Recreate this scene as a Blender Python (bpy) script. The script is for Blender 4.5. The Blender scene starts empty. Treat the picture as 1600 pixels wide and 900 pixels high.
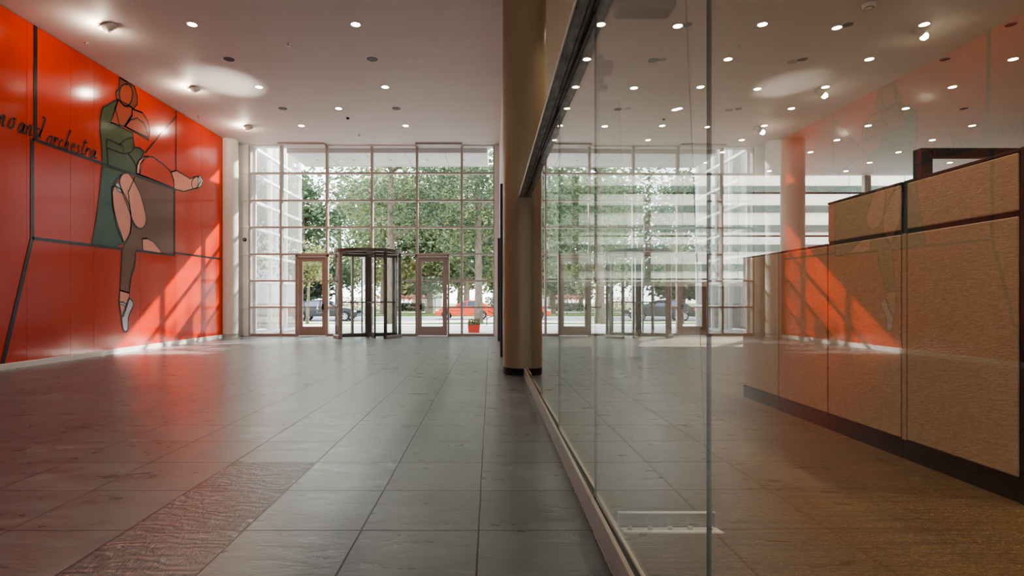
import bpy, math, random
from mathutils import Vector, Matrix
random.seed(7)
PI = math.pi
SC = bpy.context.scene
COL = SC.collection
H = 1.15          # camera height
F = 883.0         # focal length in pixels of a 1600 px frame
VX, VY = 767.0, 467.0
CEIL = 5.90

# ------------------------------------------------------------------ materials
def newmat(name):
    m = bpy.data.materials.new(name); m.use_nodes = True
    nt = m.node_tree; nt.nodes.clear()
    out = nt.nodes.new('ShaderNodeOutputMaterial')
    return m, nt, out
class G:
    """tiny node-graph helper"""
    def __init__(s, nt): s.nt = nt
    def n(s, t, **kw):
        nd = s.nt.nodes.new(t)
        for k, v in kw.items():
            if hasattr(nd, k): setattr(nd, k, v)
        return nd
    def put(s, sock, v):
        if isinstance(v, bpy.types.NodeSocket): s.nt.links.new(v, sock)
        elif v is not None: sock.default_value = v
    def math(s, op, a, b=None, c=None, clamp=False):
        nd = s.n('ShaderNodeMath', operation=op); nd.use_clamp = clamp
        s.put(nd.inputs[0], a)
        if b is not None: s.put(nd.inputs[1], b)
        if c is not None: s.put(nd.inputs[2], c)
        return nd.outputs[0]
    def mix(s, f, a, b):
        nd = s.n('ShaderNodeMix', data_type='RGBA')
        s.put(nd.inputs[0], f); s.put(nd.inputs[6], a); s.put(nd.inputs[7], b)
        return nd.outputs[2]
    def noise(s, vec, scale, detail=3, rough=.55, dist=0):
        nd = s.n('ShaderNodeTexNoise')
        if vec is not None: s.put(nd.inputs['Vector'], vec)
        nd.inputs['Scale'].default_value = scale; nd.inputs['Detail'].default_value = detail
        nd.inputs['Roughness'].default_value = rough; nd.inputs['Distortion'].default_value = dist
        return nd.outputs[0]
    def maprange(s, v, a, b, c=0., d=1.):
        nd = s.n('ShaderNodeMapRange'); s.put(nd.inputs[0], v)
        for i, x in enumerate((a, b, c, d)): s.put(nd.inputs[i+1], x)
        return nd.outputs[0]
    def scale(s, vec, sc):
        nd = s.n('ShaderNodeVectorMath', operation='MULTIPLY')
        s.put(nd.inputs[0], vec); nd.inputs[1].default_value = sc
        return nd.outputs[0]
    def pos(s): return s.n('ShaderNodeNewGeometry').outputs['Position']
    def obj(s): return s.n('ShaderNodeTexCoord').outputs['Object']
    def sep(s, v):
        nd = s.n('ShaderNodeSeparateXYZ'); s.put(nd.inputs[0], v); return nd.outputs
    def bump(s, h, strength=.3, dist=.01):
        nd = s.n('ShaderNodeBump'); s.put(nd.inputs['Height'], h)
        nd.inputs['Strength'].default_value = strength; nd.inputs['Distance'].default_value = dist
        return nd.outputs[0]
    def bsdf(s, out, col, rough=.5, metal=0., normal=None, spec=.5, **kw):
        b = s.n('ShaderNodeBsdfPrincipled')
        s.put(b.inputs['Base Color'], col if isinstance(col, bpy.types.NodeSocket) else (*col[:3], 1))
        s.put(b.inputs['Roughness'], rough); s.put(b.inputs['Metallic'], metal)
        s.put(b.inputs['Specular IOR Level'], spec)
        if normal is not None: s.put(b.inputs['Normal'], normal)
        for k, v in kw.items(): s.put(b.inputs[k.replace('_', ' ')], v)
        if out is not None: s.nt.links.new(b.outputs[0], out.inputs[0])
        return b
def c4(c): return (*c, 1)

def simple(name, col, rough=.5, metal=0., var=.08, scale=6., bump=0., spec=.5, **kw):
    m, nt, out = newmat(name); g = G(nt)
    n = g.noise(g.pos(), scale, 3)
    k = g.maprange(n, .25, .75, 1-var, 1+var)
    dk = tuple(x*(1-var) for x in col); lt = tuple(min(1, x*(1+var)) for x in col)
    c = g.mix(g.maprange(n, .3, .7), c4(dk), c4(lt))
    nm = g.bump(g.noise(g.pos(), scale*12, 2), bump, .004) if bump else None
    g.bsdf(out, c, rough, metal, nm, spec, **kw)
    return m

def emit(name, col, s):
    m, nt, out = newmat(name); g = G(nt)
    e = g.n('ShaderNodeEmission'); e.inputs[0].default_value = c4(col); e.inputs[1].default_value = s
    nt.links.new(e.outputs[0], out.inputs[0]); return m

def glass(name, tint=(.97, .985, .975), r0=.04, tintglossy=(1, 1, 1), rough=0.0, pw=5.):
    """clear float glass: mirror reflection by angle (Schlick) over tinted transmission"""
    m, nt, out = newmat(name); g = G(nt)
    geo = g.n('ShaderNodeNewGeometry')
    d = g.n('ShaderNodeVectorMath', operation='DOT_PRODUCT')
    nt.links.new(geo.outputs['Normal'], d.inputs[0]); nt.links.new(geo.outputs['Incoming'], d.inputs[1])
    c = g.math('ABSOLUTE', d.outputs['Value'])
    p5 = g.math('POWER', g.math('SUBTRACT', 1., c, clamp=True), pw)
    fr = g.math('MULTIPLY_ADD', p5, 1-r0, r0, clamp=True)
    t = g.n('ShaderNodeBsdfTransparent'); t.inputs[0].default_value = c4(tint)
    gl = g.n('ShaderNodeBsdfGlossy'); gl.inputs['Roughness'].default_value = rough; gl.inputs[0].default_value = c4(tintglossy)
    mx = g.n('ShaderNodeMixShader'); nt.links.new(fr, mx.inputs[0])
    nt.links.new(t.outputs[0], mx.inputs[1]); nt.links.new(gl.outputs[0], mx.inputs[2])
    nt.links.new(mx.outputs[0], out.inputs[0]); return m

M = {}
M['white'] = simple('white_paint', (.80, .775, .75), .45, var=.03, scale=2)
M['wall'] = simple('wall_paint', (.74, .71, .68), .5, var=.03, scale=2)
M['beige_column'] = simple('column_paint', (.33, .262, .175), .36, var=.03, scale=3)
M['white_column'] = simple('white_column_paint', (.74, .69, .63), .4, var=.03, scale=3)
M['base_dark'] = simple('dark_base', (.035, .03, .028), .5)
M['mull'] = simple('painted_mullion', (.45, .395, .365), .35, var=.04)
M['mull_side'] = simple('door_paint', (.36, .285, .25), .35, var=.06)
M['bronze'] = simple('dark_bronze', (.12, .105, .095), .3, .55, var=.15)
M['bronze_lt'] = simple('pale_bronze', (.34, .31, .29), .35, .5, var=.12)  # lighter grey bronze of the curbs and left edge posts
M['steel'] = simple('brushed_steel', (.55, .55, .54), .28, 1., var=.1, scale=20)
M['black'] = simple('black_metal', (.012, .012, .013), .4)
M['frame_black'] = simple('teal_black_frame', (.012, .02, .02), .35)
M['rubber'] = simple('tyre_rubber', (.02, .02, .02), .8)
M['galv'] = None
M['glass'] = glass('facade_glass', (.96, .975, .965), .014)
M['pglass'] = glass('partition_glass', (.955, .972, .962), .048, pw=3.7)
M['fin'] = glass('fin_glass', (.90, .935, .91), .03)
M['gedge'] = simple('green_glass_edge', (.10, .20, .17), .15, var=.1)
M['pedge'] = simple('dark_glass_edge', (.022, .034, .032), .2, var=.1)
M['acrylic'] = glass('clear_acrylic', (.93, .94, .92), .08)
M['acredge'] = simple('bright_acrylic_edge', (.80, .77, .70), .2)
M['lamp'] = emit('lamp_lens', (1., .86, .66), 26)
M['lamp_dim'] = emit('lamp_reflector', (1., .85, .66), 5)
M['ring'] = simple('lamp_trim_ring', (.62, .58, .53), .35)
M['ringd'] = simple('dark_baffle', (.02, .018, .017), .5)
M['bulbgrey'] = simple('unlit_lens', (.32, .29, .26), .2)
M['sprink'] = simple('sprinkler_metal', (.5, .45, .42), .4, .6)

# galvanised channel
m, nt, out = newmat('galvanised_channel'); g = G(nt)
n1 = g.noise(g.scale(g.pos(), (14, 3, 14)), 2.2, 5, .65)
cc = g.mix(g.maprange(n1, .3, .7), (.24, .25, .27, 1), (.60, .62, .65, 1))
g.bsdf(out, cc, g.maprange(n1, .3, .7, .5, .3), .35); M['galv'] = m
M['galv_dark'] = simple('channel_slot', (.07, .07, .08), .5, .3, var=.2)
M['galv_edge'] = simple('channel_edge', (.72, .70, .66), .3, .3)
M['trim'] = simple('base_channel_face', (.50, .42, .375), .32, .35, var=.05)
M['trim2'] = simple('base_channel_lip', (.66, .62, .58), .3, .4, var=.05)

# ceiling plaster
m, nt, out = newmat('ceiling_plaster'); g = G(nt)
n1 = g.noise(g.scale(g.pos(), (.35, 2.2, 1)), 1.2, 4)
cc = g.mix(g.maprange(n1, .3, .7), (.675, .615, .575, 1), (.71, .65, .605, 1))
g.bsdf(out, cc, .6, 0., g.bump(n1, .05, .02), .3); M['ceiling'] = m

# slate floor, tiles .583 m
TX0, TY0, TS = -.061, 2.806, .583
m, nt, out = newmat('slate_tile_floor'); g = G(nt)
P = g.pos(); X, Y, Z = g.sep(P)
wob = g.math('MULTIPLY', g.math('SUBTRACT', g.noise(P, 1.3, 2), .5), .012)
u = g.math('ADD', g.math('DIVIDE', g.math('SUBTRACT', X, TX0), TS), wob)
v = g.math('ADD', g.math('DIVIDE', g.math('SUBTRACT', Y, TY0), TS), wob)
fu, fv = g.math('FRACT', u), g.math('FRACT', v)
iu, iv = g.math('FLOOR', u), g.math('FLOOR', v)
cmb = g.n('ShaderNodeCombineXYZ'); g.put(cmb.inputs[0], iu); g.put(cmb.inputs[1], iv)
wn = g.n('ShaderNodeTexWhiteNoise', noise_dimensions='2D'); g.put(wn.inputs['Vector'], cmb.outputs[0])
rv = wn.outputs['Value']; rc = g.sep(wn.outputs['Color'])
du = g.math('MINIMUM', fu, g.math('SUBTRACT', 1., fu)); dv = g.math('MINIMUM', fv, g.math('SUBTRACT', 1., fv))
dj = g.math('MINIMUM', du, dv)
joint = g.maprange(dj, .003, .010, 1., 0.)
# rough cleft strip of three tiles
sx = g.math('COMPARE', iu, -3., .25); sy1 = g.math('GREATER_THAN', Y, 1.6); sy2 = g.math('LESS_THAN', iv, 1.5)
strip = g.math('MULTIPLY', g.math('MULTIPLY', sx, sy1), sy2)
off = g.n('ShaderNodeVectorMath', operation='ADD'); g.put(off.inputs[0], P)
g.put(off.inputs[1], g.scale(wn.outputs['Color'], (7, 7, 7)))
cl = g.noise(g.scale(off.outputs[0], (1.3, 3.2, 1)), 2.6, 6, .6, .5)
fine = g.noise(g.scale(off.outputs[0], (1, 2.5, 1)), 22, 4, .6)
cleft = g.noise(g.scale(off.outputs[0], (2.6, 1, 1)), 6.5, 6, .62, 1.6)
base = g.mix(g.maprange(cl, .28, .72), (.088, .112, .126, 1), (.235, .266, .282, 1))
base = g.mix(g.maprange(rv, 0, 1, 0., .6), base, (.105, .132, .146, 1))
base = g.mix(joint, base, (.020, .018, .017, 1))
tilt = g.math('ADD', g.math('MULTIPLY', fu, g.math('SUBTRACT', rc[0], .5)), g.math('MULTIPLY', fv, g.math('SUBTRACT', rc[1], .5)))
h = g.math('MULTIPLY', tilt, .75)
h = g.math('ADD', h, g.math('MULTIPLY', cl, .75))
h = g.math('ADD', h, g.math('MULTIPLY', fine, .09))
h = g.math('SUBTRACT', h, g.math('MULTIPLY', joint, .5))
wv = g.n('ShaderNodeTexWave', wave_type='RINGS', rings_direction='SPHERICAL'); g.put(wv.inputs['Vector'], g.scale(off.outputs[0], (1, 1.6, 1)))
wv.inputs['Scale'].default_value = 3.2; wv.inputs['Distortion'].default_value = 12.; wv.inputs['Detail'].default_value = 3; wv.inputs['Detail Scale'].default_value = 1.4
pits = g.maprange(g.noise(off.outputs[0], 11, 3, .6), .62, .72, 0., 1.)
relief = g.math('ADD', g.math('MULTIPLY', cleft, 2.3), g.math('MULTIPLY', wv.outputs['Fac'], .6))
relief = g.math('SUBTRACT', relief, g.math('MULTIPLY', pits, .5))
h = g.math('ADD', h, g.math('MULTIPLY', strip, relief))
rough = g.math('ADD', g.maprange(cl, .3, .7, .24, .46), g.math('MULTIPLY', joint, .3))
rough = g.math('SUBTRACT', rough, g.math('MULTIPLY', strip, .14))
g.bsdf(out, base, rough, 0., g.bump(h, .7, .014), .8, Coat_Weight=.5, Coat_Roughness=.28); M['slate'] = m

# carpet
m, nt, out = newmat('woven_carpet'); g = G(nt)
P = g.pos(); X, Y, Z = g.sep(P)
a = g.noise(g.scale(P, (10, 70, 1)), 2.2, 3, .7)
b = g.noise(g.scale(P, (60, 22, 1)), 2.4, 3, .7)
lines = g.noise(g.scale(P, (.6, 26, 1)), 2., 2, .6)
big = g.noise(P, 1.1, 2)
cc = g.mix(g.maprange(a, .35, .65), (.058, .040, .024, 1), (.215, .135, .068, 1))
cc = g.mix(g.maprange(b, .56, .72), cc, (.62, .36, .15, 1))
cc = g.mix(g.maprange(lines, .48, .62, 0., .55), cc, (.055, .042, .030, 1))
cc = g.mix(g.maprange(big, .3, .7, 0., .35), cc, (.11, .08, .05, 1))
g.bsdf(out, cc, .95, 0., g.bump(a, .5, .006), .1); M['carpet'] = m

# fabric panel
m, nt, out = newmat('cubicle_fabric'); g = G(nt)
P = g.pos()
w = g.noise(g.scale(P, (1, 14, 60)), 2.2, 4, .65)
w2 = g.noise(g.scale(P, (1, 60, 130)), 2.2, 2, .6)
cc = g.mix(g.maprange(w, .3, .7), (.46, .325, .22, 1), (.66, .49, .345, 1))
cc = g.mix(g.maprange(w2, .3, .7, 0., .35), cc, (.36, .25, .165, 1))
g.bsdf(out, cc, .9, 0., g.bump(w, .5, .008), .15); M['fabric'] = m

# mural paints: glossy lacquer on metal panels
def lacquer(name, col, var=.10):
    m, nt, out = newmat(name); g = G(nt)
    P = g.pos(); n1 = g.noise(P, .55, 2)
    dk = tuple(x*(1-var) for x in col); lt = tuple(min(1, x*(1+var)) for x in col)
    g.bsdf(out, g.mix(g.maprange(n1, .3, .7), c4(dk), c4(lt)), .17, 0., g.bump(g.noise(g.scale(P, (1, .9, .35)), 1.6, 1), .10, .02), .5)
    return m
M['m_red'] = lacquer('mural_red', (.55, .032, .003))
M['m_seam'] = lacquer('mural_seam', (.40, .03, .008))
M['m_line'] = lacquer('mural_line', (.012, .014, .016))
M['m_green'] = lacquer('mural_green', (.060, .085, .036))
M['m_dgreen'] = lacquer('mural_dark_green', (.018, .065, .035))
M['m_brown'] = lacquer('mural_brown', (.155, .052, .028))
M['m_face'] = lacquer('mural_face', (.30, .055, .022))
M['m_hair'] = lacquer('mural_hair', (.17, .04, .02))
M['m_pink'] = lacquer('mural_pink', (.76, .29, .21))
M['m_grey'] = lacquer('mural_pale_grey', (.60, .58, .62))

# outside
M['plaza'] = simple('pale_concrete', (.60, .56, .53), .8, var=.06, scale=1.5)
M['road'] = simple('sunlit_asphalt', (.42, .40, .39), .85, var=.08, scale=1)
M['kerb'] = simple('kerb_concrete', (.30, .29, .28), .8)
M['grass'] = simple('lawn_green', (.115, .185, .035), .9, var=.35, scale=3)
M['planter'] = simple('red_planter', (.62, .07, .035), .5)
M['bark'] = None
m, nt, out = newmat('tree_bark'); g = G(nt)
n1 = g.noise(g.scale(g.pos(), (9, 9, 1.6)), 2, 5, .7)
g.bsdf(out, g.mix(g.maprange(n1, .3, .7), (.08, .06, .045, 1), (.25, .195, .145, 1)), .9, 0., g.bump(n1, .8, .03)); M['bark'] = m
def leafmat(name, a, b, c):
    m, nt, out = newmat(name); g = G(nt)
    n1 = g.noise(g.pos(), .9, 3, .6); n2 = g.noise(g.pos(), 9, 2)
    cc = g.mix(g.maprange(n1, .35, .65), c4(a), c4(b)); cc = g.mix(g.maprange(n2, .5, .75), cc, c4(c))
    d = g.n('ShaderNodeBsdfDiffuse'); t = g.n('ShaderNodeBsdfTranslucent'); mx = g.n('ShaderNodeMixShader')
    g.put(d.inputs[0], cc); g.put(t.inputs[0], cc); mx.inputs[0].default_value = .42
    nt.links.new(d.outputs[0], mx.inputs[1]); nt.links.new(t.outputs[0], mx.inputs[2]); nt.links.new(mx.outputs[0], out.inputs[0])
    return m
M['leaf_a'] = leafmat('leaf_grey_green', (.055, .085, .055), (.13, .18, .11), (.30, .33, .20))
M['leaf_b'] = leafmat('leaf_yellow_green', (.13, .16, .075), (.27, .29, .14), (.50, .40, .22))
M['leaf_c'] = leafmat('leaf_dark_green', (.03, .055, .035), (.075, .115, .065), (.20, .22, .12))
M['flower'] = simple('pink_flowers', (.72, .35, .30), .8, var=.3, scale=8)
M['carblack'] = simple('dark_car_paint', (.016, .018, .024), .12, .2, var=.05)
M['carorange'] = simple('orange_car_paint', (.72, .075, .02), .2, .0, var=.05)
M['carglass'] = simple('car_window', (.05, .08, .13), .05, .0, var=.05, spec=1.)
M['alloy'] = simple('alloy_wheel', (.72, .72, .73), .25, .8)
M['redlight'] = simple('tail_light', (.6, .03, .02), .2)
M['headlight'] = simple('head_lamp', (.8, .8, .8), .1)
M['pale_bldg'] = simple('pale_stone', (.72, .72, .74), .8, var=.05, scale=.6)
M['bldg_win'] = simple('building_window', (.20, .25, .28), .1)
M['louver'] = simple('grey_green_louver', (.05, .07, .05), .6, var=.3, scale=1.5)
M['slab'] = simple('concrete_band', (.60, .53, .46), .8, var=.06, scale=.8)
M['canopy'] = simple('canopy_panel', (.66, .65, .65), .35, var=.06, scale=1)
M['wingwhite'] = simple('wing_white_frame', (.86, .86, .86), .4, var=.02)
M['yellow'] = simple('yellow_sign', (.8, .42, .02), .5)
M['skin'] = simple('soil', (.05, .035, .025), .9)
M['cream'] = simple('cream_laminate', (.90, .88, .85), .45, var=.02)

# ------------------------------------------------------------------ mesh building
class MB:
    def __init__(s): s.v = []; s.f = []; s.mi = []; s.sm = []
    def face(s, pts, mi=0, smooth=False):
        b = len(s.v); s.v += [tuple(p) for p in pts]; s.f.append(tuple(range(b, b+len(pts)))); s.mi.append(mi); s.sm.append(smooth)
    def idx(s, verts, faces, mi=0, smooth=False):
        b = len(s.v); s.v += [tuple(p) for p in verts]
        for f in faces: s.f.append(tuple(i+b for i in f)); s.mi.append(mi); s.sm.append(smooth)
    def box(s, x0, x1, y0, y1, z0, z1, mi=0, mat=None):
        c = [(x0,y0,z0),(x1,y0,z0),(x1,y1,z0),(x0,y1,z0),(x0,y0,z1),(x1,y0,z1),(x1,y1,z1),(x0,y1,z1)]
        if mat is not None: c = [mat @ Vector(p) for p in c]
        s.idx(c, [(3,2,1,0),(4,5,6,7),(0,1,5,4),(1,2,6,5),(2,3,7,6),(3,0,4,7)], mi)
        return s
    def tube(s, pts, r, n=8, mi=0, caps=True, radii=None):
        pts = [Vector(p) for p in pts]; rings = []
        for i, p in enumerate(pts):
            d = (pts[min(i+1, len(pts)-1)] - pts[max(i-1, 0)]).normalized()
            up = Vector((0,0,1)) if abs(d.z) < .9 else Vector((1,0,0))
            a = d.cross(up).normalized(); b = d.cross(a).normalized()
            rr = radii[i] if radii else r
            rings.append([p + a*rr*math.cos(2*PI*k/n) + b*rr*math.sin(2*PI*k/n) for k in range(n)])
        vs = [q for rg in rings for q in rg]; fs = []
        for i in range(len(pts)-1):
            for k in range(n):
                fs.append((i*n+k, i*n+(k+1) % n, (i+1)*n+(k+1) % n, (i+1)*n+k))
        s.idx(vs, fs, mi, True)
        if caps:
            s.face(list(reversed(rings[0])), mi); s.face(rings[-1], mi)
        return s
    def lathe(s, prof, n=32, at=(0,0,0), mi=0, mat=None, smooth=True):
        """prof: list of (r, z)"""
        vs = []; fs = []
        for r, z in prof:
            for k in range(n):
                p = Vector((r*math.cos(2*PI*k/n), r*math.sin(2*PI*k/n), z))
                if mat is not None: p = mat @ p
                vs.append(p + Vector(at))
        for i in range(len(prof)-1):
            for k in range(n): fs.append((i*n+k, i*n+(k+1) % n, (i+1)*n+(k+1) % n, (i+1)*n+k))
        s.idx(vs, fs, mi, smooth); return s
    def prism(s, poly, y0, y1, mi=0):
        """poly in xz extruded along y"""
        n = len(poly)
        vs = [(x, y0, z) for x, z in poly] + [(x, y1, z) for x, z in poly]
        fs = [tuple(range(n)), tuple(range(2*n-1, n-1, -1))] + [(i, i+n, (i+1) % n+n, (i+1) % n) for i in range(n)]
        s.idx(vs, fs, mi); return s
    def build(s, name, mats, parent=None, bevel=0, loc=None, fixn=False):
        me = bpy.data.meshes.new(name); me.from_pydata(s.v, [], s.f)
        if not isinstance(mats, (list, tuple)): mats = [mats]
        for mm in mats: me.materials.append(mm)
        for p, i, sm in zip(me.polygons, s.mi, s.sm): p.material_index = i; p.use_smooth = sm
        if fixn:
            import bmesh
            bm = bmesh.new(); bm.from_mesh(me); bmesh.ops.recalc_face_normals(bm, faces=bm.faces); bm.to_mesh(me); bm.free()
        me.update()
        o = bpy.data.objects.new(name, me); COL.objects.link(o)
        if parent is not None: o.parent = parent
        if loc is not None: o.location = loc
        if bevel:
            b = o.modifiers.new('edge', 'BEVEL'); b.width = bevel; b.segments = 2; b.limit_method = 'ANGLE'
        return o
def tag(o, label=None, cat=None, group=None, kind=None):
    if label: o['label'] = label
    if cat: o['category'] = cat
    if group: o['group'] = group
    if kind: o['kind'] = kind
    return o
def empty(name, loc, label=None, cat=None, group=None, kind=None, rz=0):
    o = bpy.data.objects.new(name, None); COL.objects.link(o); o.location = loc; o.rotation_euler = (0, 0, rz)
    o.empty_display_size = .1
    return tag(o, label, cat, group, kind)
def copy_tree(o, parent=None):
    c = o.copy(); COL.objects.link(c); c.parent = parent
    for ch in list(o.children): copy_tree(ch, c)
    return c
def struct(o, label=None, cat=None): return tag(o, label, cat, None, 'structure')
def bx(name, mat, *a, parent=None, bevel=0): return MB().box(*a).build(name, mat, parent, bevel)

# ------------------------------------------------------------------ layout constants
MX = -7.90               # mural wall plane
FY = 17.50               # lobby facade plane
OY = 21.60               # office window plane
RX = .26                 # solid wall right of the lobby (behind the beige column)
PC, PB = .545, -.003     # glass partition x = PC + PB*y
def px_(y): return PC + PB*y
PANG = math.atan(-PB)    # rotation of partition about z
MP = Matrix.Translation((PC, 0, 0)) @ Matrix.Rotation(PANG, 4, 'Z')   # local: y along partition, x across

# ------------------------------------------------------------------ room shell
struct(bx('floor', M['slate'], -9.6, .56, -7, FY+.06, -.12, 0), 'dark slate tile floor of the lobby with a rough cleft strip near the front', 'floor')
struct(bx('floor_carpet', M['carpet'], .56, 17.5, -7, OY+.1, -.12, 0.0), 'brown woven office carpet behind the glass partition', 'carpet floor')
struct(bx('floor_margin', M['slate'], .30, .56, FY+.06, OY+.1, -.12, 0.0), 'slate strip at the foot of the corner wall', 'floor')
struct(MB().box(-9.6, 17.5, -7, FY+.3, CEIL, CEIL+.3).box(.30, 17.5, FY+.3, OY+.2, CEIL, CEIL+.3).build('ceiling', M['ceiling']), 'flat plaster ceiling over lobby and office', 'ceiling')
struct(bx('wall_left', M['wall'], -8.2, MX-.035, -7, FY-.06, 0, CEIL), 'wall behind the red mural', 'wall')
# baseboard with thin lip
mb = MB(); mb.box(MX-.03, MX+.025, -7, 16.6, 0, .085); mb.box(MX-.03, MX+.012, -7, 16.6, .085, .10)
struct(mb.build('baseboard_left', M['white']), 'white baseboard under the red mural', 'baseboard')
struct(bx('wall_back', M['wall'], -9.6, 17.5, -7.2, -7.0, 3.6, CEIL), 'upper part of the rear wall', 'wall')
struct(MB().box(-9.6, 17.5, -7.2, -7.0, 0, 3.6).build('wall_rear', M['wall']), 'rear wall behind the viewer', 'wall')
struct(bx('wall_right', M['wall'], 17.5, 17.7, -7.2, OY+.2, 0, CEIL), 'far right office wall', 'wall')
struct(bx('wall_corner', M['white'], RX, RX+.10, 9.02, OY+.1, 0, CEIL), 'white solid wall running from the beige column to the entrance', 'wall')
# facade side panel at the left and right
mb = MB(); mb.box(-8.2, -7.46, FY-.06, FY+.16, 0, CEIL); mb.box(-7.62, -7.46, FY-.14, FY-.06, 0, CEIL)
struct(mb.build('wall_front', M['white'], bevel=.01), 'white wall panel left of the entrance glazing', 'wall')
mb = MB(); mb.box(.105, RX, FY-.14, FY+.16, 0, CEIL)
struct(mb.build('trim_1', M['white']), 'white jamb right of the entrance glazing', 'trim')
struct(bx('trim_2', M['white'], -7.46, .105, FY-.06, FY+.2, 5.86, CEIL), 'white head trim over the entrance glazing', 'trim')
struct(MB().box(-6.50, -5.08, FY-.32, FY-.06, 5.845, CEIL-.002).build('trim_3', M['mull']), 'grey strip standing in for ceiling recess shadow over the left entrance door', 'trim')  # grey strips here and over the right door stand for recess shadow
struct(MB().box(-2.30, -.88, FY-.32, FY-.06, 5.845, CEIL-.002).build('trim_4', M['mull']), 'grey strip standing in for ceiling recess shadow over the right entrance door', 'trim')

# columns
def column(name, x, y, r, mat, label):
    c = empty(name, (x, y, 0), label, 'column', None, 'structure')
    MB().lathe([(r, .11), (r, CEIL)], 64).build('shaft', mat, c)
    MB().lathe([(r*.985, 0), (r*.985, .11), (r, .11)], 64).build('base_ring', M['base_dark'], c)
    return c
column('column_middle', .52, 8.74, .335, M['beige_column'], 'thick beige round column where the glass partition ends')
c = column('column_left', MX+.0, 16.95, .30, M['white_column'], 'pale round column at the far end of the red mural')
for ch in c.children:
    if ch.name.startswith('base_ring'): ch.data.materials[0] = M['white_column']
column('column_right', 9.05, 16.95, .335, M['white_column'], 'pale round column in the office behind the glass')

# wall thermostat knob on the white panel
k = empty('wall_sensor', (-7.56, FY-.14, 2.97), 'small dark round sensor on white panel left of the entrance', 'sensor')
MB().lathe([(0, -.03), (.05, -.03), (.06, 0)], 20, mat=Matrix.Rotation(-PI/2, 4, 'X')).build('dial', M['base_dark'], k)
MB().lathe([(0, -.045), (.018, -.045), (.022, -.03)], 14, mat=Matrix.Rotation(-PI/2, 4, 'X')).build('button', M['steel'], k)

# dark portal jambs on the corner wall
for (y0, y1, zt, lab) in ((11.16, 11.40, 3.43, 'tall dark door jamb just behind the beige column'), (15.3, 15.5, 2.80, 'shorter dark door jamb further back toward the entrance')):
    o = MB().box(RX-.075, RX, y0, y1, 0, zt).build('door_jamb', M['base_dark'], bevel=.005); tag(o, lab, 'door jamb', 'dark jambs on the corner wall', 'structure')

# ------------------------------------------------------------------ entrance glazing
XM = [-7.44, -6.47, -5.06, -3.67, -2.28, -.896, .105]
ZT = [.89, 1.706, 2.53, 3.36, 4.186, 5.03]
win = empty('window_1', ((XM[0]+XM[-1])/2, FY, 0), 'tall entrance glazing with a pale grid of mullions', 'window', None, 'structure')
win_inv = Matrix.Translation((-(XM[0]+XM[-1])/2, -FY, 0))
def wb(name, mat, boxes, bevel=0, parent=win, inv=win_inv):
    mb = MB()
    for b in boxes: mb.box(*b, mat=inv)
    return mb.build(name, mat, parent, bevel)
for i, x in enumerate(XM):
    w = .034
    wb('mullion', M['mull'], [(x-w, x+w, FY-.10, FY+.06, 0, 5.86)], .004)
DOORX = [(-5.955, -5.06), (-2.28, -1.34)]
for z in ZT:
    if z > 2.4: segs = [(XM[0], XM[-1])]
    else: segs = [(XM[0], -5.995), (-5.02, -4.70), (-2.64, -2.32), (-1.30, XM[-1])]
    wb('transom', M['mull'], [(a, b, FY-.085, FY+.05, z-.026, z+.026) for a, b in segs], .003)
    o = wb('ledge', M['white'], [(XM[0]-.22, XM[0]+.0, FY-.17, FY-.145, z-.022, z+.022)])
wb('sill', M['mull_side'], [(XM[0], -5.995, FY-.09, FY+.06, 0, .075), (-5.02, -4.55, FY-.09, FY+.06, 0, .075), (-2.79, -2.32, FY-.09, FY+.06, 0, .075), (-1.30, XM[-1], FY-.09, FY+.06, 0, .075)])
wb('mullion', M['mull'], [(-6.03, -5.985, FY-.10, FY+.06, 0, 2.53)], .004)
wb('mullion', M['mull'], [(-1.325, -1.285, FY-.10, FY+.06, 0, 2.53)], .004)
mb = MB()
def pane(mb, x0, x1, z0, z1, y=FY, inv=win_inv):
    mb.face([inv @ Vector((x0, y, z0)), inv @ Vector((x1, y, z0)), inv @ Vector((x1, y, z1)), inv @ Vector((x0, y, z1))])
for i in range(6):
    pane(mb, XM[i], XM[i+1], 2.53, 5.86)
for a, b in ((XM[0], -5.995), (-5.02, -4.62), (-2.72, -2.28), (-1.30, XM[-1])): pane(mb, a, b, .07, 2.53)
mb.build('panes', M['glass'], win)

# doors
def entrance_door(n, x0, x1, label, handle_left):
    cx = (x0+x1)/2; d = empty(f'door_{n}', (cx, FY-.02, 0), label, 'door', None, 'structure')
    hw = (x1-x0)/2
    mb = MB(); mb.box(-hw-.045, -hw+.0, -.09, .05, 0, 2.52); mb.box(hw-.0, hw+.045, -.09, .05, 0, 2.52); mb.box(-hw-.045, hw+.045, -.09, .05, 2.45, 2.52)
    mb.build('frame', M['mull_side'], d, .004)
    mb = MB(); a = hw-.012
    mb.box(-a, -a+.135, -.05, 0, .02, 2.44); mb.box(a-.135, a, -.05, 0, .02, 2.44)
    mb.box(-a+.135, a-.135, -.05, 0, .02, .30); mb.box(-a+.135, a-.135, -.05, 0, 2.30, 2.44)
    lf = mb.build('leaf', M['mull_side'], d, .004)
    MB().box(-a+.135, a-.135, -.028, -.022, .30, 2.30).build('glass', M['glass'], lf)
    MB().box(-a+.135, a-.135, -.045, -.005, 1.69, 1.72).build('rail', M['mull'], lf)
    MB().box(-a+.135, a-.135, -.045, -.005, .875, .905).build('rail', M['mull'], lf)
    s = -1 if handle_left else 1
    hx = s*(a-.11)
    MB().tube([(hx, -.05, .72), (hx-s*.16, -.12, .72), (hx-s*.16, -.12, 1.12), (hx, -.05, 1.12)], .013, 8).build('pull_handle', M['steel'], lf)
    MB().box(hx-.03, hx+.03, -.075, -.05, .82, .98).build('lock_plate', M['black'], lf)
    return d
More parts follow.
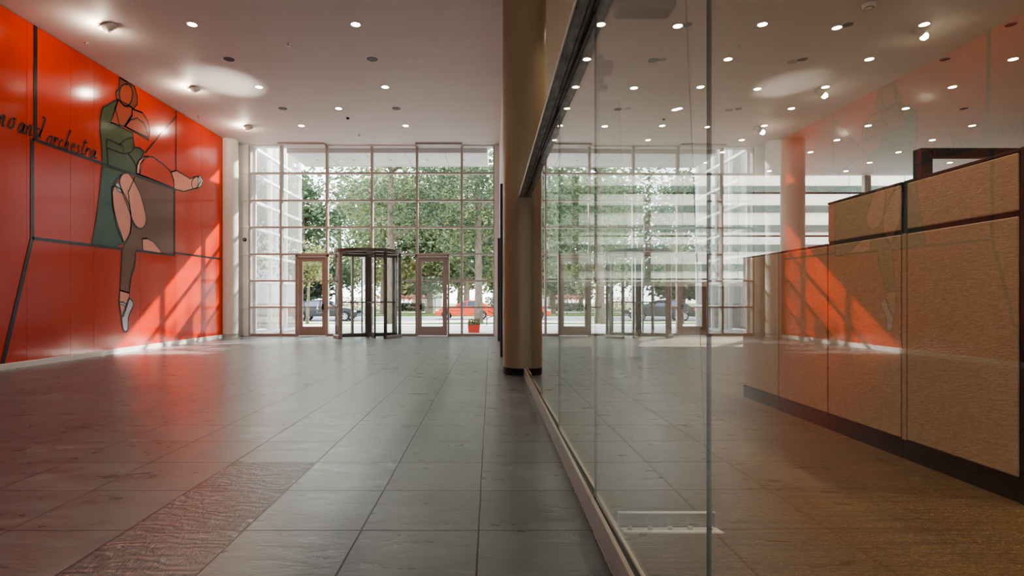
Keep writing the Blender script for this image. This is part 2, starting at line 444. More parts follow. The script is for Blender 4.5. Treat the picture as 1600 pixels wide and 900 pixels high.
entrance_door(1, *DOORX[0], 'reddish brown framed glass door left of the revolving door', False)
entrance_door(2, *DOORX[1], 'taupe framed glass door right of the revolving door', True)

# ------------------------------------------------------------------ revolving door
RCX, RCY, RR = -3.67, 16.90, .95
rd = empty('revolving_door', (RCX, RCY, 0), 'round glass revolving door with dark bronze frames in the entrance glazing', 'revolving door')
def arc(r, a0, a1, n=14): return [(r*math.cos(a0+(a1-a0)*i/n), r*math.sin(a0+(a1-a0)*i/n)) for i in range(n+1)]
def curved(mb, r0, r1, a0, a1, z0, z1, n=14, mi=0):
    A, B = arc(r0, a0, a1, n), arc(r1, a0, a1, n)
    for i in range(n):
        q = [A[i], A[i+1], B[i+1], B[i]]
        lo = [(x, y, z0) for x, y in q]; hi = [(x, y, z1) for x, y in q]
        mb.idx(lo+hi, [(3,2,1,0),(4,5,6,7),(0,1,5,4),(1,2,6,5),(2,3,7,6),(3,0,4,7)], mi)
mb = MB(); curved(mb, RR-.06, RR+.05, 0, 2*PI, 2.50, 2.59, 48)
ring = mb.build('canopy_ring', M['bronze'], rd)
mb = MB(); curved(mb, .02, RR-.06, 0, 2*PI, 2.55, 2.565, 48); mb.build('canopy_glass', M['glass'], ring)
mb = MB()
for k in range(4):
    mt = Matrix.Rotation(math.radians(25+90*k), 4, 'Z'); mb.box(.05, RR-.05, -.02, .02, 2.50, 2.55, mat=mt)
mb.build('spoke', M['bronze'], ring)
for s in (0, PI):
    a0, a1 = s-math.radians(47), s+math.radians(47)
    e = MB(); curved(e, RR-.006, RR+.006, a0, a1, .09, 2.50); o = e.build('curved_wall', M['glass'], rd)
    e = MB(); curved(e, RR-.05, RR+.06, a0, a1, 0, .09); e.build('curb', M['bronze_lt'], o)
    for a in (a0, s, a1):
        mt = Matrix.Rotation(a, 4, 'Z'); w = .032 if a != s else .02
        MB().box(RR-.05, RR+.04, -w, w, 0, 2.50, mat=mt).build('post', M['bronze_lt'] if (s and a != s) else M['bronze'], o, .004)
MB().lathe([(0.055, 0), (.055, 2.5)], 20).build('shaft', M['bronze'], rd)
for k in range(4):
    wg = bpy.data.objects.new('wing', None)
    mt = Matrix.Rotation(math.radians(-65+90*k), 4, 'Z'); L = RR-.07
    mb = MB(); mb.box(L-.05, L, -.022, .022, .02, 2.48, mat=mt); mb.box(.04, .09, -.022, .022, .02, 2.48, mat=mt)
    mb.box(.05, L, -.022, .022, .02, .13, mat=mt); mb.box(.05, L, -.022, .022, 2.40, 2.48, mat=mt)
    w = mb.build('wing', M['bronze'], rd, .003)
    MB().box(.09, L-.05, -.004, .004, .13, 2.40, mat=mt).build('glass', M['glass'], w)
    b = MB(); b.box(.06, L-.03, -.06, -.035, 1.03, 1.07, mat=mt); b.box(.10, .13, -.04, 0, 1.03, 1.07, mat=mt); b.box(L-.08, L-.04, -.04, 0, 1.03, 1.07, mat=mt); b.build('push_bar', M['bronze'], w)

# ------------------------------------------------------------------ glass partition
JY = [-1.58, -.09, 1.40, 2.89, 4.38, 5.87, 7.15, 8.42]
ZR0, ZR1 = 2.665, 2.70
gp = empty('glass_partition', (px_(3.5), 3.5, 0), 'tall frameless glass partition between the lobby and the carpeted office', 'glass partition')
GPI = Matrix.Translation((-px_(3.5), -3.5, 0)) @ MP
for i in range(len(JY)-1):
    y0, y1 = JY[i]+.004, JY[i+1]-.004
    yc = (y0+y1)/2     # each pane hangs a hair out of true with the rails
    mb = MB(); mb.box(-.0025, .0025, y0-yc, y1-yc, .05, ZR0+.01, mat=GPI @ Matrix.Translation((0, yc, 0)) @ Matrix.Rotation(.0075, 4, 'Z'))
    mb.mi[2] = 1; mb.mi[4] = 1      # the narrow edges are green polished glass
    mb.build('glass_panel', [M['pglass'], M['pedge']], gp)
# base channel
bc = MB().box(-.032, -.012, -1.5, 8.42, 0, .138, mat=GPI).build('base_rail', M['trim'], gp, .003)
MB().box(.012, .026, -1.5, 8.42, 0, .138, mat=GPI).build('lip', M['trim2'], bc)
MB().box(-.012, .012, -1.5, 8.42, 0, .130, mat=GPI).build('gasket', M['black'], bc)
mb = MB(); y = -1.5; L0 = []; 
while y < 8.4:
    L0.append((-.032-random.choice((.001, .002, .004, .006)), y)); y += random.uniform(.006, .02)
n = len(L0)
mb.idx([GPI @ Vector((x, yy, .006)) for x, yy in L0] + [GPI @ Vector((-.031, yy, .006)) for x, yy in L0], [(i, i+1, n+i+1, n+i) for i in range(n-1)])
mb.build('floor_sealant', M['trim2'], bc)
# head channel
hr = MB().box(-.098, -.010, -1.5, 8.42, ZR0, ZR1, mat=GPI).build('head_rail', M['galv'], gp)
MB().box(.010, .038, -1.5, 8.42, ZR0, ZR1, mat=GPI).build('flange', M['galv'], hr)
MB().box(-.010, .010, -1.5, 8.42, ZR0+.012, ZR1, mat=GPI).build('slot', M['galv_dark'], hr)
MB().box(-.103, -.098, -1.5, 8.42, ZR0-.004, ZR1, mat=GPI).build('edge_strip', M['galv_edge'], hr)
MB().box(-.036, -.030, -1.5, 8.42, ZR0-.004, ZR0, mat=GPI).build('edge_strip', M['galv_dark'], hr)
MB().box(-.010, -.0055, -1.5, 8.42, ZR0-.012, ZR0+.012, mat=GPI).build('seal', M['black'], hr)

# glass fins with brackets
def fin(y, near):
    x0 = px_(y)+.006
    f = bpy.data.objects.new('glass_fin', None); COL.objects.link(f); f.parent = gp; f.location = (x0-px_(3.5), y-3.5, 0)
    xt, xb = .455, .568
    z0, z1 = .035, 2.685
    mb = MB(); t = .008
    A = [(0.004, z0), (xb, z0), (xt, z1), (0.004, z1)]
    mb.face([(x, -t, z) for x, z in A], 0); mb.face([(x, t, z) for x, z in reversed(A)], 0)
    mb.face([(xb, -t, z0), (xb, t, z0), (xt, t, z1), (xt, -t, z1)], 1)
    mb.face([(.004, t, z1), (.004, -t, z1), (xt, -t, z1), (xt, t, z1)], 2)
    mb.build('blade', [M['fin'], M['gedge'], M['acredge']], f)
    MB().box(-.009, -.003, -.004, .004, .13, ZR0).build('joint_seal', M['black'], f)
    if not near: return f
    mb = MB(); mb.prism([(.095, z1-.08), (.375, z1-.08), (.39, z1-.06), (.39, z1+.06), (.095, z1+.06)], -.05, .05); mb.build('top_shoe', M['bronze'], f, .004)
    mb = MB(); mb.box(.004, .075, -.03, .03, 2.30, 2.36); mb.box(.004, .016, -.035, .035, 2.22, 2.395); mb.box(.004, .05, -.022, .022, 2.215, 2.24)
    for zz in (2.25, 2.285, 2.37): mb.lathe([(0, -.05), (.012, -.05), (.014, -.03)], 12, at=(.012, 0, zz), mat=Matrix.Rotation(-PI/2, 4, 'X'), mi=1)
    mb.build('patch_bracket', [M['bronze'], M['black']], f, .004)
    # clear angle shoe at the floor: plate, bright edges, flange and bolts
    mb = MB(); mb.box(.10, .585, -.050, -.038, .0, .074, 0); mb.box(.10, .585, -.053, -.035, .072, .077, 1)
    mb.face([(.10, -.053, .004), (.585, -.053, .004), (.60, -.118, .004), (.115, -.118, .004)], 1)
    mb.box(.115, .60, -.120, -.116, 0, .007, 1); mb.box(.096, .10, -.053, -.035, 0, .077, 1)
    mb.box(.565, .581, -.053, -.035, 0, .077, 2)
    mb.box(.10, .585, -.0545, -.0525, .0, .010, 2)
    mb.box(.06, .10, -.05, .02, 0, .006, 1); mb.box(.10, .585, .02, .032, .0, .074, 0); mb.box(.10, .585, .032, .09, 0, .006, 0)
    for q in range(5):
        mb.lathe([(.015, .004), (.013, .014), (0, .016)], 12, at=(.15+q*.10, -.075, 0), mi=3)
        mb.lathe([(.016, 0), (.014, .006), (0, .007)], 14, at=(.15+q*.10, -.050, .045), mat=Matrix.Rotation(PI/2, 4, 'X'), mi=0)
    mb.build('floor_shoe', [M['acrylic'], M['acredge'], M['bronze'], M['steel']], f)
    return f
fin(2.89, True)
for y in (4.38, 5.87, 7.15): fin(y, False)
MB().box(-.004, .004, 1.40-.003, 1.40+.003, .13, ZR0, mat=GPI).build('joint_seal', M['base_dark'], gp)

# ------------------------------------------------------------------ cubicles
CX = 2.98
def cubicle(y0, y1, tall, label):
    w = y1-y0
    c = empty('cubicle_divider', (CX, y0, 0), label, 'cubicle panel', 'fabric cubicle panels in a row')
    top = 1.99 if tall else 1.63
    mb = MB(); mb.box(.0, .06, 0, w, .125, top); mb.build('frame', M['base_dark'], c)
    mb = MB(); mb.box(-.004, .064, 0, w, 0, .135); mb.build('base', M['black'], c)
    def pad(z0, z1, nm):
        mb = MB(); g_ = .010
        mb.box(-.016, .0, g_, w-g_, z0, z1); o = mb.build(nm, M['fabric'], c, .008)
        mb = MB(); mb.box(.06, .076, g_, w-g_, z0, z1); mb.build(nm, M['fabric'], c, .008)
    pad(.145, 1.615, 'lower_fabric')
    if tall: pad(1.645, 1.975, 'upper_fabric')
    mb = MB(); mb.box(-.014, .074, 0, w, top-.012, top+.006); mb.build('top_cap', M['base_dark'], c, .003)
    return c
cubicle(5.835, 6.66, False, 'low cubicle panel at the far end of the row')
cubicle(4.985, 5.83, False, 'low cubicle panel beside the first tall panel')
cubicle(4.085, 4.98, True, 'tall cubicle panel beside the low ones with an upper fabric tier')
cubicle(3.17, 4.035, True, 'tall cubicle panel nearest the glass corner, widest in view')
o = MB().box(CX-.0, CX+.06, 4.037, 4.083, 0, 2.0).build('cubicle_post', M['frame_black'], bevel=.004); tag(o, 'dark post between the two tall cubicle panels', 'post')
o2 = MB().box(CX-.012, CX, 4.040, 4.080, .14, 1.62).build('post_cover', M['fabric'], o)
o = MB().box(CX-.014, CX+.076, 3.135, 3.168, 0, 2.0).build('cubicle_post', M['black'], bevel=.004); tag(o, 'dark end post at the near edge of the cubicle row', 'post')
fr = empty('portal_frame', (CX+.10, 4.06, 0), 'tall dark steel frame rising above the cubicle panels', 'frame')
MB().box(-.02, .065, -.04, .04, 0, 2.225).build('post', M['frame_black'], fr, .004)
MB().box(1.5, 1.585, -.04, .04, 0, 2.225).build('post', M['frame_black'], fr, .004)
MB().box(.065, 1.5, -.04, .04, 2.165, 2.225).build('crossbar', M['frame_black'], fr, .004)
# low white cabinet seen through the glass
wc = empty('low_cabinet', (2.5, 11.4, 0), 'low white cabinet standing on the office floor behind the glass', 'cabinet')
MB().box(-.43, .43, -.22, .22, .03, .38).build('body', M['cream'], wc, .006)
MB().box(-.45, .45, -.235, .23, .38, .40).build('top', M['cream'], wc, .004)
MB().box(-.41, .41, -.20, .20, 0, .03).build('plinth', M['cream'], wc)

# ------------------------------------------------------------------ office windows
OM = [.40, 3.22, 5.97, 8.72, 11.47, 14.35, 17.4]
ow = empty('window_2', (9, OY, 0), 'wide office window wall behind the cubicles', 'window', None, 'structure')
oinv = Matrix.Translation((-9, -OY, 0))
for x in OM: wb('mullion', M['mull'], [(x-.12, x+.12, OY-.1, OY+.1, 0, 5.86)], .01, ow, oinv)
for z in (1.90, 3.55, 5.19, .06): wb('transom', M['bronze'], [(OM[0], OM[-1], OY-.05, OY+.05, z-.03, z+.03)], 0, ow, oinv)
mb = MB()
for i in range(len(OM)-1): pane(mb, OM[i], OM[i+1], 0, 5.86, OY, oinv)
mb.build('panes', M['glass'], ow)

struct(MB().box(.36, 17.5, OY-.20, OY-.12, 0, 1.62).build('wall_sill', simple('dark_sill_paint', (.13, .105, .08), .6)), 'dark low wall under the office windows', 'wall')
struct(MB().box(.36, 17.5, OY-.30, OY-.10, 1.62, 1.80).build('trim_5', M['white']), 'white ledge along the foot of the office windows', 'trim')

# ------------------------------------------------------------------ mural
def W(u, v, off):
    d = MX*F/(u-VX)            # depth of the wall where the drawing point lies
    return (MX+off, d, min(CEIL-.016, H+(VY-v)*d/F))
mur = empty('mural', (0, 0, 0), 'large glossy red wall mural of a flat outlined dancer with handwritten words', 'mural')
seams = [5.0, 6.6, 8.05, 9.62, 10.62, 11.25, 12.72, 14.15, 15.42, 16.65]
mb = MB()
for a, b in zip(seams[:-1], seams[1:]): mb.box(MX-.03, MX, a+.003, b-.003, .10, CEIL-.015, 0)
mb.box(MX-.03, MX-.004, 5.0, 16.65, .10, CEIL-.015, 1)
mb.build('panel_backing', [M['m_red'], M['m_seam']], mur)
from mathutils.geometry import tessellate_polygon
def smooth_loop(p, n=5, closed=True):
    out = []; N = len(p)
    rng = range(N) if closed else range(N-1)
    for i in rng:
        g = (lambda k: p[k % N]) if closed else (lambda k: p[max(0, min(N-1, k))])
        p0, p1, p2, p3 = g(i-1), g(i), g(i+1), g(i+2)
        for j in range(n):
            t = j/n
            out.append(tuple(.5*((2*p1[k]) + (-p0[k]+p2[k])*t + (2*p0[k]-5*p1[k]+4*p2[k]-p3[k])*t*t + (-p0[k]+3*p1[k]-3*p2[k]+p3[k])*t**3) for k in (0, 1)))
    if not closed: out.append(tuple(p[-1]))
    return out
CL = {'green':0,'dgreen':1,'brown':2,'face':3,'hair':4,'pink':5,'grey':6,'red':7}
figm = MB(); layer = [0]
strokes = MB()
def stroke(pts, w, off=.006, taper=False, mb=None):
    """flat painted line of width w metres along picture points"""
    mb = mb or strokes
    q = [Vector(W(u, v, off)) for u, v in pts]; L = []; R = []
    for i, p in enumerate(q):
        d = q[min(i+1, len(q)-1)] - q[max(i-1, 0)]
        if d.length < 1e-6: d = Vector((0, 1, 0))
        d.normalize(); nrm = Vector((0, -d.z, d.y))
        ww = w*(1.0 if not taper else (.45+.55*math.sin(PI*min(1, (i+.5)/len(q)))))
        L.append(p+nrm*ww/2); R.append(p-nrm*ww/2)
    vs = L+R; n = len(q)
    # keep the faces pointing into the room
    mb.idx(vs, [(i+1, i, n+i, n+i+1) for i in range(n-1)])
def shape(col, pts, sm=True, outline=.032):
    layer[0] += 1; off = .0008*layer[0]
    p = smooth_loop(pts, 4) if sm else list(pts)
    q = [Vector(W(u, v, off*.35+.0005)) for u, v in p]
    tri = tessellate_polygon([[Vector((a.y, a.z, 0)) for a in q]])
    for t in tri:
        f = [q[i] for i in t]
        nx = (f[1]-f[0]).cross(f[2]-f[0]).x
        if nx < 0: f.reverse()
        figm.face(f, CL[col])
    if outline: stroke(p+[p[0], p[1]], outline, .0075)
# cape panel and standing leg
shape('brown', [(213,271),(272,294),(272.5,399),(212,391.5),(211.5,404),(210,418),(205,432),(203,445),(202,458),(187.5,454),(188.5,432),(190,408),(190.5,388),(197,378),(203,366),(205,345),(200,300)], False)
# robe
shape('dgreen', [(158.5,272),(155.5,303),(150,345),(143.5,381),(158,386),(177,386.5),(193,380),(182,352),(176,322),(175,300),(180,284),(190,272),(200,262),(160,256)], False, 0)
for seg in ([(160,258),(158.5,272),(155.5,303),(150,345),(143.5,381),(158,386),(177,386.5),(193,380),(182,352),(176,322),(175,300),(180,284),(190,272)],): stroke(seg, .032, .0075)
shape('green', [(184,156),(178,158),(160,168),(157,182),(156,205),(159,230),(160,258),(163,266),(176,272),(196,271.5),(213,272),(214,254),(222,244),(225,237),(218,231),(210,230),(208,218),(208,208),(172.5,191),(180,172)], False, 0)
for seg in ([(184,156),(178,158),(160,168),(157,182),(156,205),(159,230),(160,258)], [(213,272),(214,254),(222,244),(225,237),(218,231),(210,230),(208,218),(208,208),(172.5,191)]): stroke(seg, .032, .0075)
stroke(smooth_loop([(186,226),(196,218),(207,215)], 5, False), .03, .0075)
stroke(smooth_loop([(167,217),(192,228),(192,240),(167,231),(167,217)], 1, False), .03, .0075)
stroke(smooth_loop([(192,240),(203,238),(210,230)], 5, False), .03, .0075)
stroke(smooth_loop([(167,231),(168,248),(170,262)], 5, False), .025, .0075)
stroke(smooth_loop([(200,240),(208,250),(213,262)], 5, False), .025, .0075)
# chest, arm
shape('face', [(184,156),(179,172),(172.5,191),(194,198),(206,180),(206,168),(194,165)], False)
stroke([(180.5,172),(187,197)], .02, .0075)
shape('face', [(206,170),(222,176),(231,190),(234,205),(232,219),(194,197),(201,187),(206,181)], False)
shape('face', [(195,197.5),(203,187),(214,184.5),(224,192),(230,205),(230.5,215)], False)
# hair and head
shape('hair', [(186,121),(198,128),(210,135.5),(214,150),(214,163),(208,169.5),(204,166),(188,158),(181,153),(181,143),(186,139)], False)
shape('face', [(196,131.5),(203,134),(207,145),(204,160),(196,166),(189,160),(186.5,146),(189,135)])
# legs
shape('pink', [(176,291),(175,306),(176.5,322),(182,346),(189,366),(193.5,378),(200,370),(204,356),(204,333),(200,317),(193,302),(186,294)])
shape('pink', [(187,279),(192,271.5),(201,271.5),(209,283),(219,303),(222.5,315),(228,337),(227,350),(221,357),(214,355),(207,345),(199,322),(191,302),(187.5,290)])
shape('grey', [(180,289),(184,285.5),(189,293),(191,301),(184,298)], True, .02)
shape('pink', [(222,373),(230,372.5),(240,378),(248,388),(252,396),(223,391.7)], False)
shape('red', [(217,273),(219,256),(226,245),(238,245),(255,257),(267,268),(271,282),(271.5,294)], False)
shape('pink', [(212,264),(217,251),(226,243.5),(231,243.5),(222,253),(218,273),(213.5,271)], False, .02)
shape('pink', [(266,269),(275,266.5),(284,271.5),(297,279.5),(305,275.5),(311,277),(313,283),(308,293),(302,295),(287,299),(272,295.5),(271,281)], False)
stroke(smooth_loop([(302,296),(299,288),(301,280),(306,276)], 5, False), .03, .0075)
shape('grey', [(309,275.5),(312,274),(316.8,282),(314,291),(305,295.5),(309,288)], False, .025)
shape('pink', [(187,453.5),(201.7,458),(201,468),(196,484),(192,495),(189,493),(186,472)], False)
shape('grey', [(186.3,472),(192,472),(197,476),(195.5,479),(190,475.5),(186.8,476)], False, .02)
shape('grey', [(200.5,467),(206,470),(207.7,477),(203.5,487),(200,497),(199,515.5),(193,516.5),(190,497),(195,482)])
# line work
for a, b, w in (((55,30),(55,217),.075), ((50,217),(50,372),.075), ((50,217),(272,295),.055), ((50,372),(192,389),.055), ((212,391.5),(272.5,399),.045),
                ((50,372),(3,571),.075), ((275,173),(275,267),.035), ((275,182),(226,239),.035), ((272.5,294),(272.5,399),.045), ((272.5,395),(344.5,404.5),.045)):
    n = 8; stroke([(a[0]+(b[0]-a[0])*i/n, a[1]+(b[1]-a[1])*i/n) for i in range(n+1)], w, .0085)
figm.build('painted_figure', [M['m_green'], M['m_dgreen'], M['m_brown'], M['m_face'], M['m_hair'], M['m_pink'], M['m_grey'], M['m_red']], mur)
strokes.build('outline_strokes', M['m_line'], mur)
# handwriting (single-stroke letters; x right, y down, x-height 1)
GL = {
 'n': (1.0, [[(0,.1),(.08,1)], [(.06,.45),(.3,.05),(.48,.2),(.5,1),(.75,.85)]]),
 'o': (.9, [[(.55,.05),(.2,.2),(.05,.7),(.25,1),(.55,.85),(.68,.4),(.5,.03),(.8,.15)]]),
 'a': (.95, [[(.6,.1),(.3,.08),(.05,.6),(.2,1),(.45,.75),(.62,.1),(.6,.7),(.75,1),(.95,.8)]]),
 'd': (1.0, [[(.55,.15),(.25,.12),(.04,.6),(.2,1),(.5,.8),(.72,.1),(.85,-.9),(.65,-1.15),(.5,-1.0)], [(.72,.1),(.65,.75),(.85,1)]]),
 'r': (.7, [[(0,.15),(.12,.1),(.1,1)], [(.1,.5),(.3,.1),(.5,.1),(.55,.3)]]),
 'c': (.7, [[(.55,.25),(.35,.05),(.08,.45),(.15,.9),(.4,1),(.65,.75)]]),
 'h': (.95, [[(.3,-1.1),(.45,-1.2),(.35,-.7),(.1,1)], [(.12,.6),(.4,.1),(.55,.25),(.5,1),(.75,.85)]]),
 'e': (.7, [[(.1,.6),(.45,.4),(.42,.08),(.2,.15),(.06,.6),(.25,1),(.65,.75)]]),
 's': (.65, [[(.5,.15),(.3,.05),(.15,.3),(.4,.6),(.35,.95),(.05,.95)]]),
 't': (.6, [[(.35,-.9),(.15,.8),(.3,1),(.5,.8)], [(.0,-.45),(.65,-.6)]]),
}
let = MB()
def write(word, x0, y0, x1, y1, xh0, xh1):
    tot = sum(GL[ch][0] for ch in word); acc = 0
    for ch in word:
        wd, sts = GL[ch]
        for st in sts:
            pts = smooth_loop(st, 5, False); P2 = []
            for gx, gy in pts:
                t = (acc+gx*.95)/tot; xh = xh0+(xh1-xh0)*t
                P2.append((x0+(x1-x0)*t, y0+(y1-y0)*t+(gy-1)*xh))
            P2 = [(a_ - (b_-(y0+(y1-y0)*(a_-x0)/(x1-x0)))*.22, b_) for a_, b_ in P2]
            stroke(P2, .036, .0095, True, let)
        acc += wd
write('no', -3, 195, 24, 202, 17, 16)
write('and', 27, 206, 66, 217, 16, 15)
write('orchestra', 71, 225, 151, 248, 15, 11.5)
let.build('handwritten_words', M['m_line'], mur)

# ------------------------------------------------------------------ ceiling fixtures
def ring_prof(): return [(.062, .0), (.078, -.004), (.098, -.008), (.104, -.004), (.104, .0)]
def proto_down(lit):
    d = empty('downlight', (0, 0, CEIL), None, 'ceiling light')
    MB().lathe(ring_prof(), 28).build('trim_ring', M['ring'] if lit != 2 else M['ringd'], d)
    if lit == 1: MB().lathe([(0, -.0035), (.082, -.0035)], 28).build('lens', M['lamp'], d)
    else:
        MB().lathe([(0, -.0028), (.045, -.0028)], 20).build('lens', M['ringd'], d)
        MB().lathe([(.045, -.0028), (.09, -.006)], 28).build('baffle', M['ringd'], d)
    return d
PROTO = {}
def downlight(x, y, lit, label, group):
    if lit not in PROTO: d = PROTO[lit] = proto_down(lit)
    else: d = copy_tree(PROTO[lit])
    d.location = (x, y, CEIL); d['label'] = label; d['group'] = group
    return d
ROWS = [9.78, 11.2, 12.67, 14.1, 15.5, 16.9, 18.3, 19.7, 21.0]
ORD = ['nearest', 'second', 'third', 'fourth', 'fifth', 'sixth', 'seventh', 'eighth', 'ninth']
for x, y, lit, lab in ((-5.17, 9.78, 1, 'lit round downlight in the nearest lobby ceiling row, closer to the mural'), (-2.34, 9.78, 1, 'lit round downlight in the nearest lobby ceiling row, closer to the column'),
    (-5.19, 11.2, 2, 'dark unlit downlight in the second lobby ceiling row, closer to the mural'), (-2.35, 11.2, 2, 'dark unlit downlight in the second lobby ceiling row, closer to the column'),
    (-5.2, 12.67, 1, 'lit downlight inside the bright ceiling patch beside the mural'), (-2.37, 12.67, 1, 'lit downlight in the third lobby ceiling row, closer to the column'),
    (-5.19, 14.1, 2, 'dark unlit downlight in the fourth lobby row, closer to the mural'), (-2.36, 14.1, 2, 'dark unlit downlight in the fourth lobby row, closer to the column'),
    (-5.2, 15.5, 1, 'lit downlight in the last lobby row, closer to the mural'), (-2.34, 15.5, 1, 'lit downlight in the last lobby row, closer to the column'),
    (-3.8, 14.1, 1, 'lit downlight centred between two dark ones in the fourth lobby row')):
    downlight(x, y, lit, lab, 'round downlights in the lobby ceiling')
OCOLS = [1.90, 4.70, 7.50, 10.35, 13.2, 16.0]
for ri, y in enumerate(ROWS):
    for ci, x in enumerate(OCOLS):
        if y > 17 and x < 6: continue
        if x > 900*y/F: continue
        if ri < 6 and not (.93*y > x): continue
        downlight(x, y, 1, f'lit office downlight, {ORD[ri]} row from the viewer, {ORD[ci] if ci else "first"} from the glass partition', 'lit downlights in the office ceiling')
for ri, y in ((0, 9.78), (1, 11.2), (3, 14.1)):
    for ci, x in enumerate((3.40, 6.18, 9.0, 11.8)):
        if x > .93*y: continue
        if ri == 3 and ci == 2: continue
        downlight(x, y, 0, f'dark ringed office downlight in the {ORD[ri]} row, {ORD[ci] if ci else "first"} dark one from the partition', 'dark downlights in the office ceiling')
# accent wall washers along the mural
acc = []
for i, (x, y, lab) in enumerate(((-6.62, 9.78, 'tilted spotlight lamp nearest the viewer beside the red mural'), (-6.64, 12.67, 'tilted spotlight lamp by the bright ceiling patch'), (-6.65, 15.5, 'tilted spotlight lamp nearest the entrance beside the mural'))):
    if i == 0:
        a = empty('wall_washer', (x, y, CEIL), None, 'spotlight')
        MB().lathe(ring_prof(), 28).build('trim_ring', M['ring'], a)
        mt = Matrix.Translation((.0, 0, -.055)) @ Matrix.Rotation(math.radians(62), 4, 'Y')
        MB().lathe([(.0, .10), (.070, .10), (.075, -.08), (.066, -.08)], 24, mat=mt).build('lamp_housing', M['ring'], a)
        MB().lathe([(.066, -.078), (.0, -.078)], 24, mat=mt).build('lens', M['lamp'], a)
        MB().box(-.16, .11, -.045, .045, -.045, -.012, mat=Matrix.Rotation(math.radians(-10), 4, 'Y')).build('glare_shield', M['white'], a, .004)
    else: a = copy_tree(acc[0])
    a.location = (x, y, CEIL); a['label'] = lab; a['group'] = 'tilted spotlights along the mural'; acc.append(a)
# sprinklers
sp = []
for x, y, lab in ((-3.77, 10.52, 'small sprinkler head in the middle of the nearest lobby ceiling'), (-7.5, 10.48, 'small sprinkler head tight beside the mural top, nearer one'), (-3.80, 16.35, 'small sprinkler head in the ceiling close to the entrance'),
                  (-7.6, 14.7, 'small sprinkler head tight beside the mural top, farther one')):
    if not sp:
        s = empty('ceiling_sprinkler', (x, y, CEIL), None, 'sprinkler')
        MB().lathe([(.045, .012), (.045, 0), (.04, -.008), (.014, -.012), (.012, -.04), (.028, -.045), (.028, -.05), (0, -.05)], 18).build('head', M['sprink'], s)
    else: s = copy_tree(sp[0])
    s.location = (x, y, CEIL); s['label'] = lab; s['group'] = 'ceiling sprinklers'; sp.append(s)
k = empty('ceiling_sensor', (-3.75, 14.82, CEIL), 'small black sensor dome in the lobby ceiling behind the middle downlight', 'sensor')
MB().lathe([(.04, 0), (.038, -.025), (.02, -.045), (0, -.05)], 18).build('dome', M['black'], k)
k = empty('smoke_detector', (6.1, 9.12, CEIL), 'round white smoke detector in the office ceiling near the top edge', 'detector')
MB().lathe([(.10, 0), (.10, -.02), (.085, -.045), (.05, -.06), (0, -.06)], 28).build('housing', M['white'], k)
MB().lathe([(.07, -.0525), (.072, -.058), (.05, -.062)], 28).build('vent', M['bulbgrey'], k)

# ------------------------------------------------------------------ outside ground
def slope(name, x0, x1, ys, mat, label, cat, kind='structure'):
    mb = MB()
    for (ya, za), (yb, zb) in zip(ys[:-1], ys[1:]):
        mb.face([(x0, ya, za), (x1, ya, za), (x1, yb, zb), (x0, yb, zb)])
    return tag(mb.build(name, mat), label, cat, None, kind)
slope('pavement', -60, 60, [(FY+.06, -.03), (22, -.06), (28.6, -.18)], M['plaza'], 'pale sunlit pavement outside the entrance', 'pavement')
slope('grass_verge', -60, 60, [(28.6, -.15), (31.8, -.19)], M['grass'], 'green grass verge between pavement and street', 'grass', 'stuff')
slope('kerb', -60, 60, [(31.8, -.19), (33.4, -.21), (33.5, -.36)], M['plaza'], 'pale kerb at the edge of the street', 'kerb')
slope('road', -60, 60, [(33.5, -.36), (47, -.36)], M['road'], 'sunlit grey street outside', 'road')
slope('lawn', -90, 90, [(47, -.34), (47.1, -.2), (60, -.15), (130, .1)], M['grass'], 'park lawn across the street', 'lawn')
o = slope('park_path', -90, 90, [(52, -.16), (55, -.15)], M['plaza'], 'pale path crossing the park lawn', 'path'); o.location.z = .02
# canopy outside
cn = empty('canopy', (-3.3, 18.5, 5.72), 'flat grey entrance canopy outside above the glazing', 'canopy')
MB().box(-3.1, 3.2, -.80, .95, 0, .26).build('soffit', M['canopy'], cn, .01)
MB().box(-3.12, 3.22, .95, .99, -.02, .30).build('fascia', M['wingwhite'], cn)
for i in range(5): MB().lathe([(.05, -.004), (0, -.004)], 16, at=(-2.4+i*1.2, .1, 0)).build('downlight', M['bulbgrey'], cn)
for i in range(4): MB().box(-1.9+i*1.25, -1.885+i*1.25, -.80, .95, -.003, 0).build('joint', M['bulbgrey'], cn)
# left building wing
wg = empty('building_wing', (-7.40, 19.8, 0), 'white framed glass building wing projecting outside on the left', 'building wing')
mb = MB()
for yy in (-2.1, -.85, .6, 2.12): mb.box(-.05, .05, yy-.035, yy+.035, 0, 7.5)
mb.build('mullion', M['wingwhite'], wg)
mb = MB()
for z in [.05]+ZT+[5.86, 6.7]: mb.box(-.05, .07, -2.15, 2.15, z-.04, z+.04)
mb.build('transom', M['wingwhite'], wg)
mb = MB(); mb.face([(0, -2.15, 0), (0, 2.15, 0), (0, 2.15, 7.5), (0, -2.15, 7.5)]); mb.build('panes', M['glass'], wg)
mb = MB(); mb.box(-1.6, -1.5, -2.15, 2.2, 0, 7.5); mb.box(-1.5, -.05, 2.05, 2.15, 0, 7.5); mb.build('inner_wall', simple('wing_inner_wall', (.55, .53, .50), .6), wg)
for yy in (-.5, 1.1): MB().box(-1.5, -1.46, yy, yy+.4, .1, 7).build('blind', M['cream'], wg)
MB().lathe([(.22, 0), (.22, 7.5)], 24, at=(-.75, 1.3, 0)).build('inner_column', M['white_column'], wg)
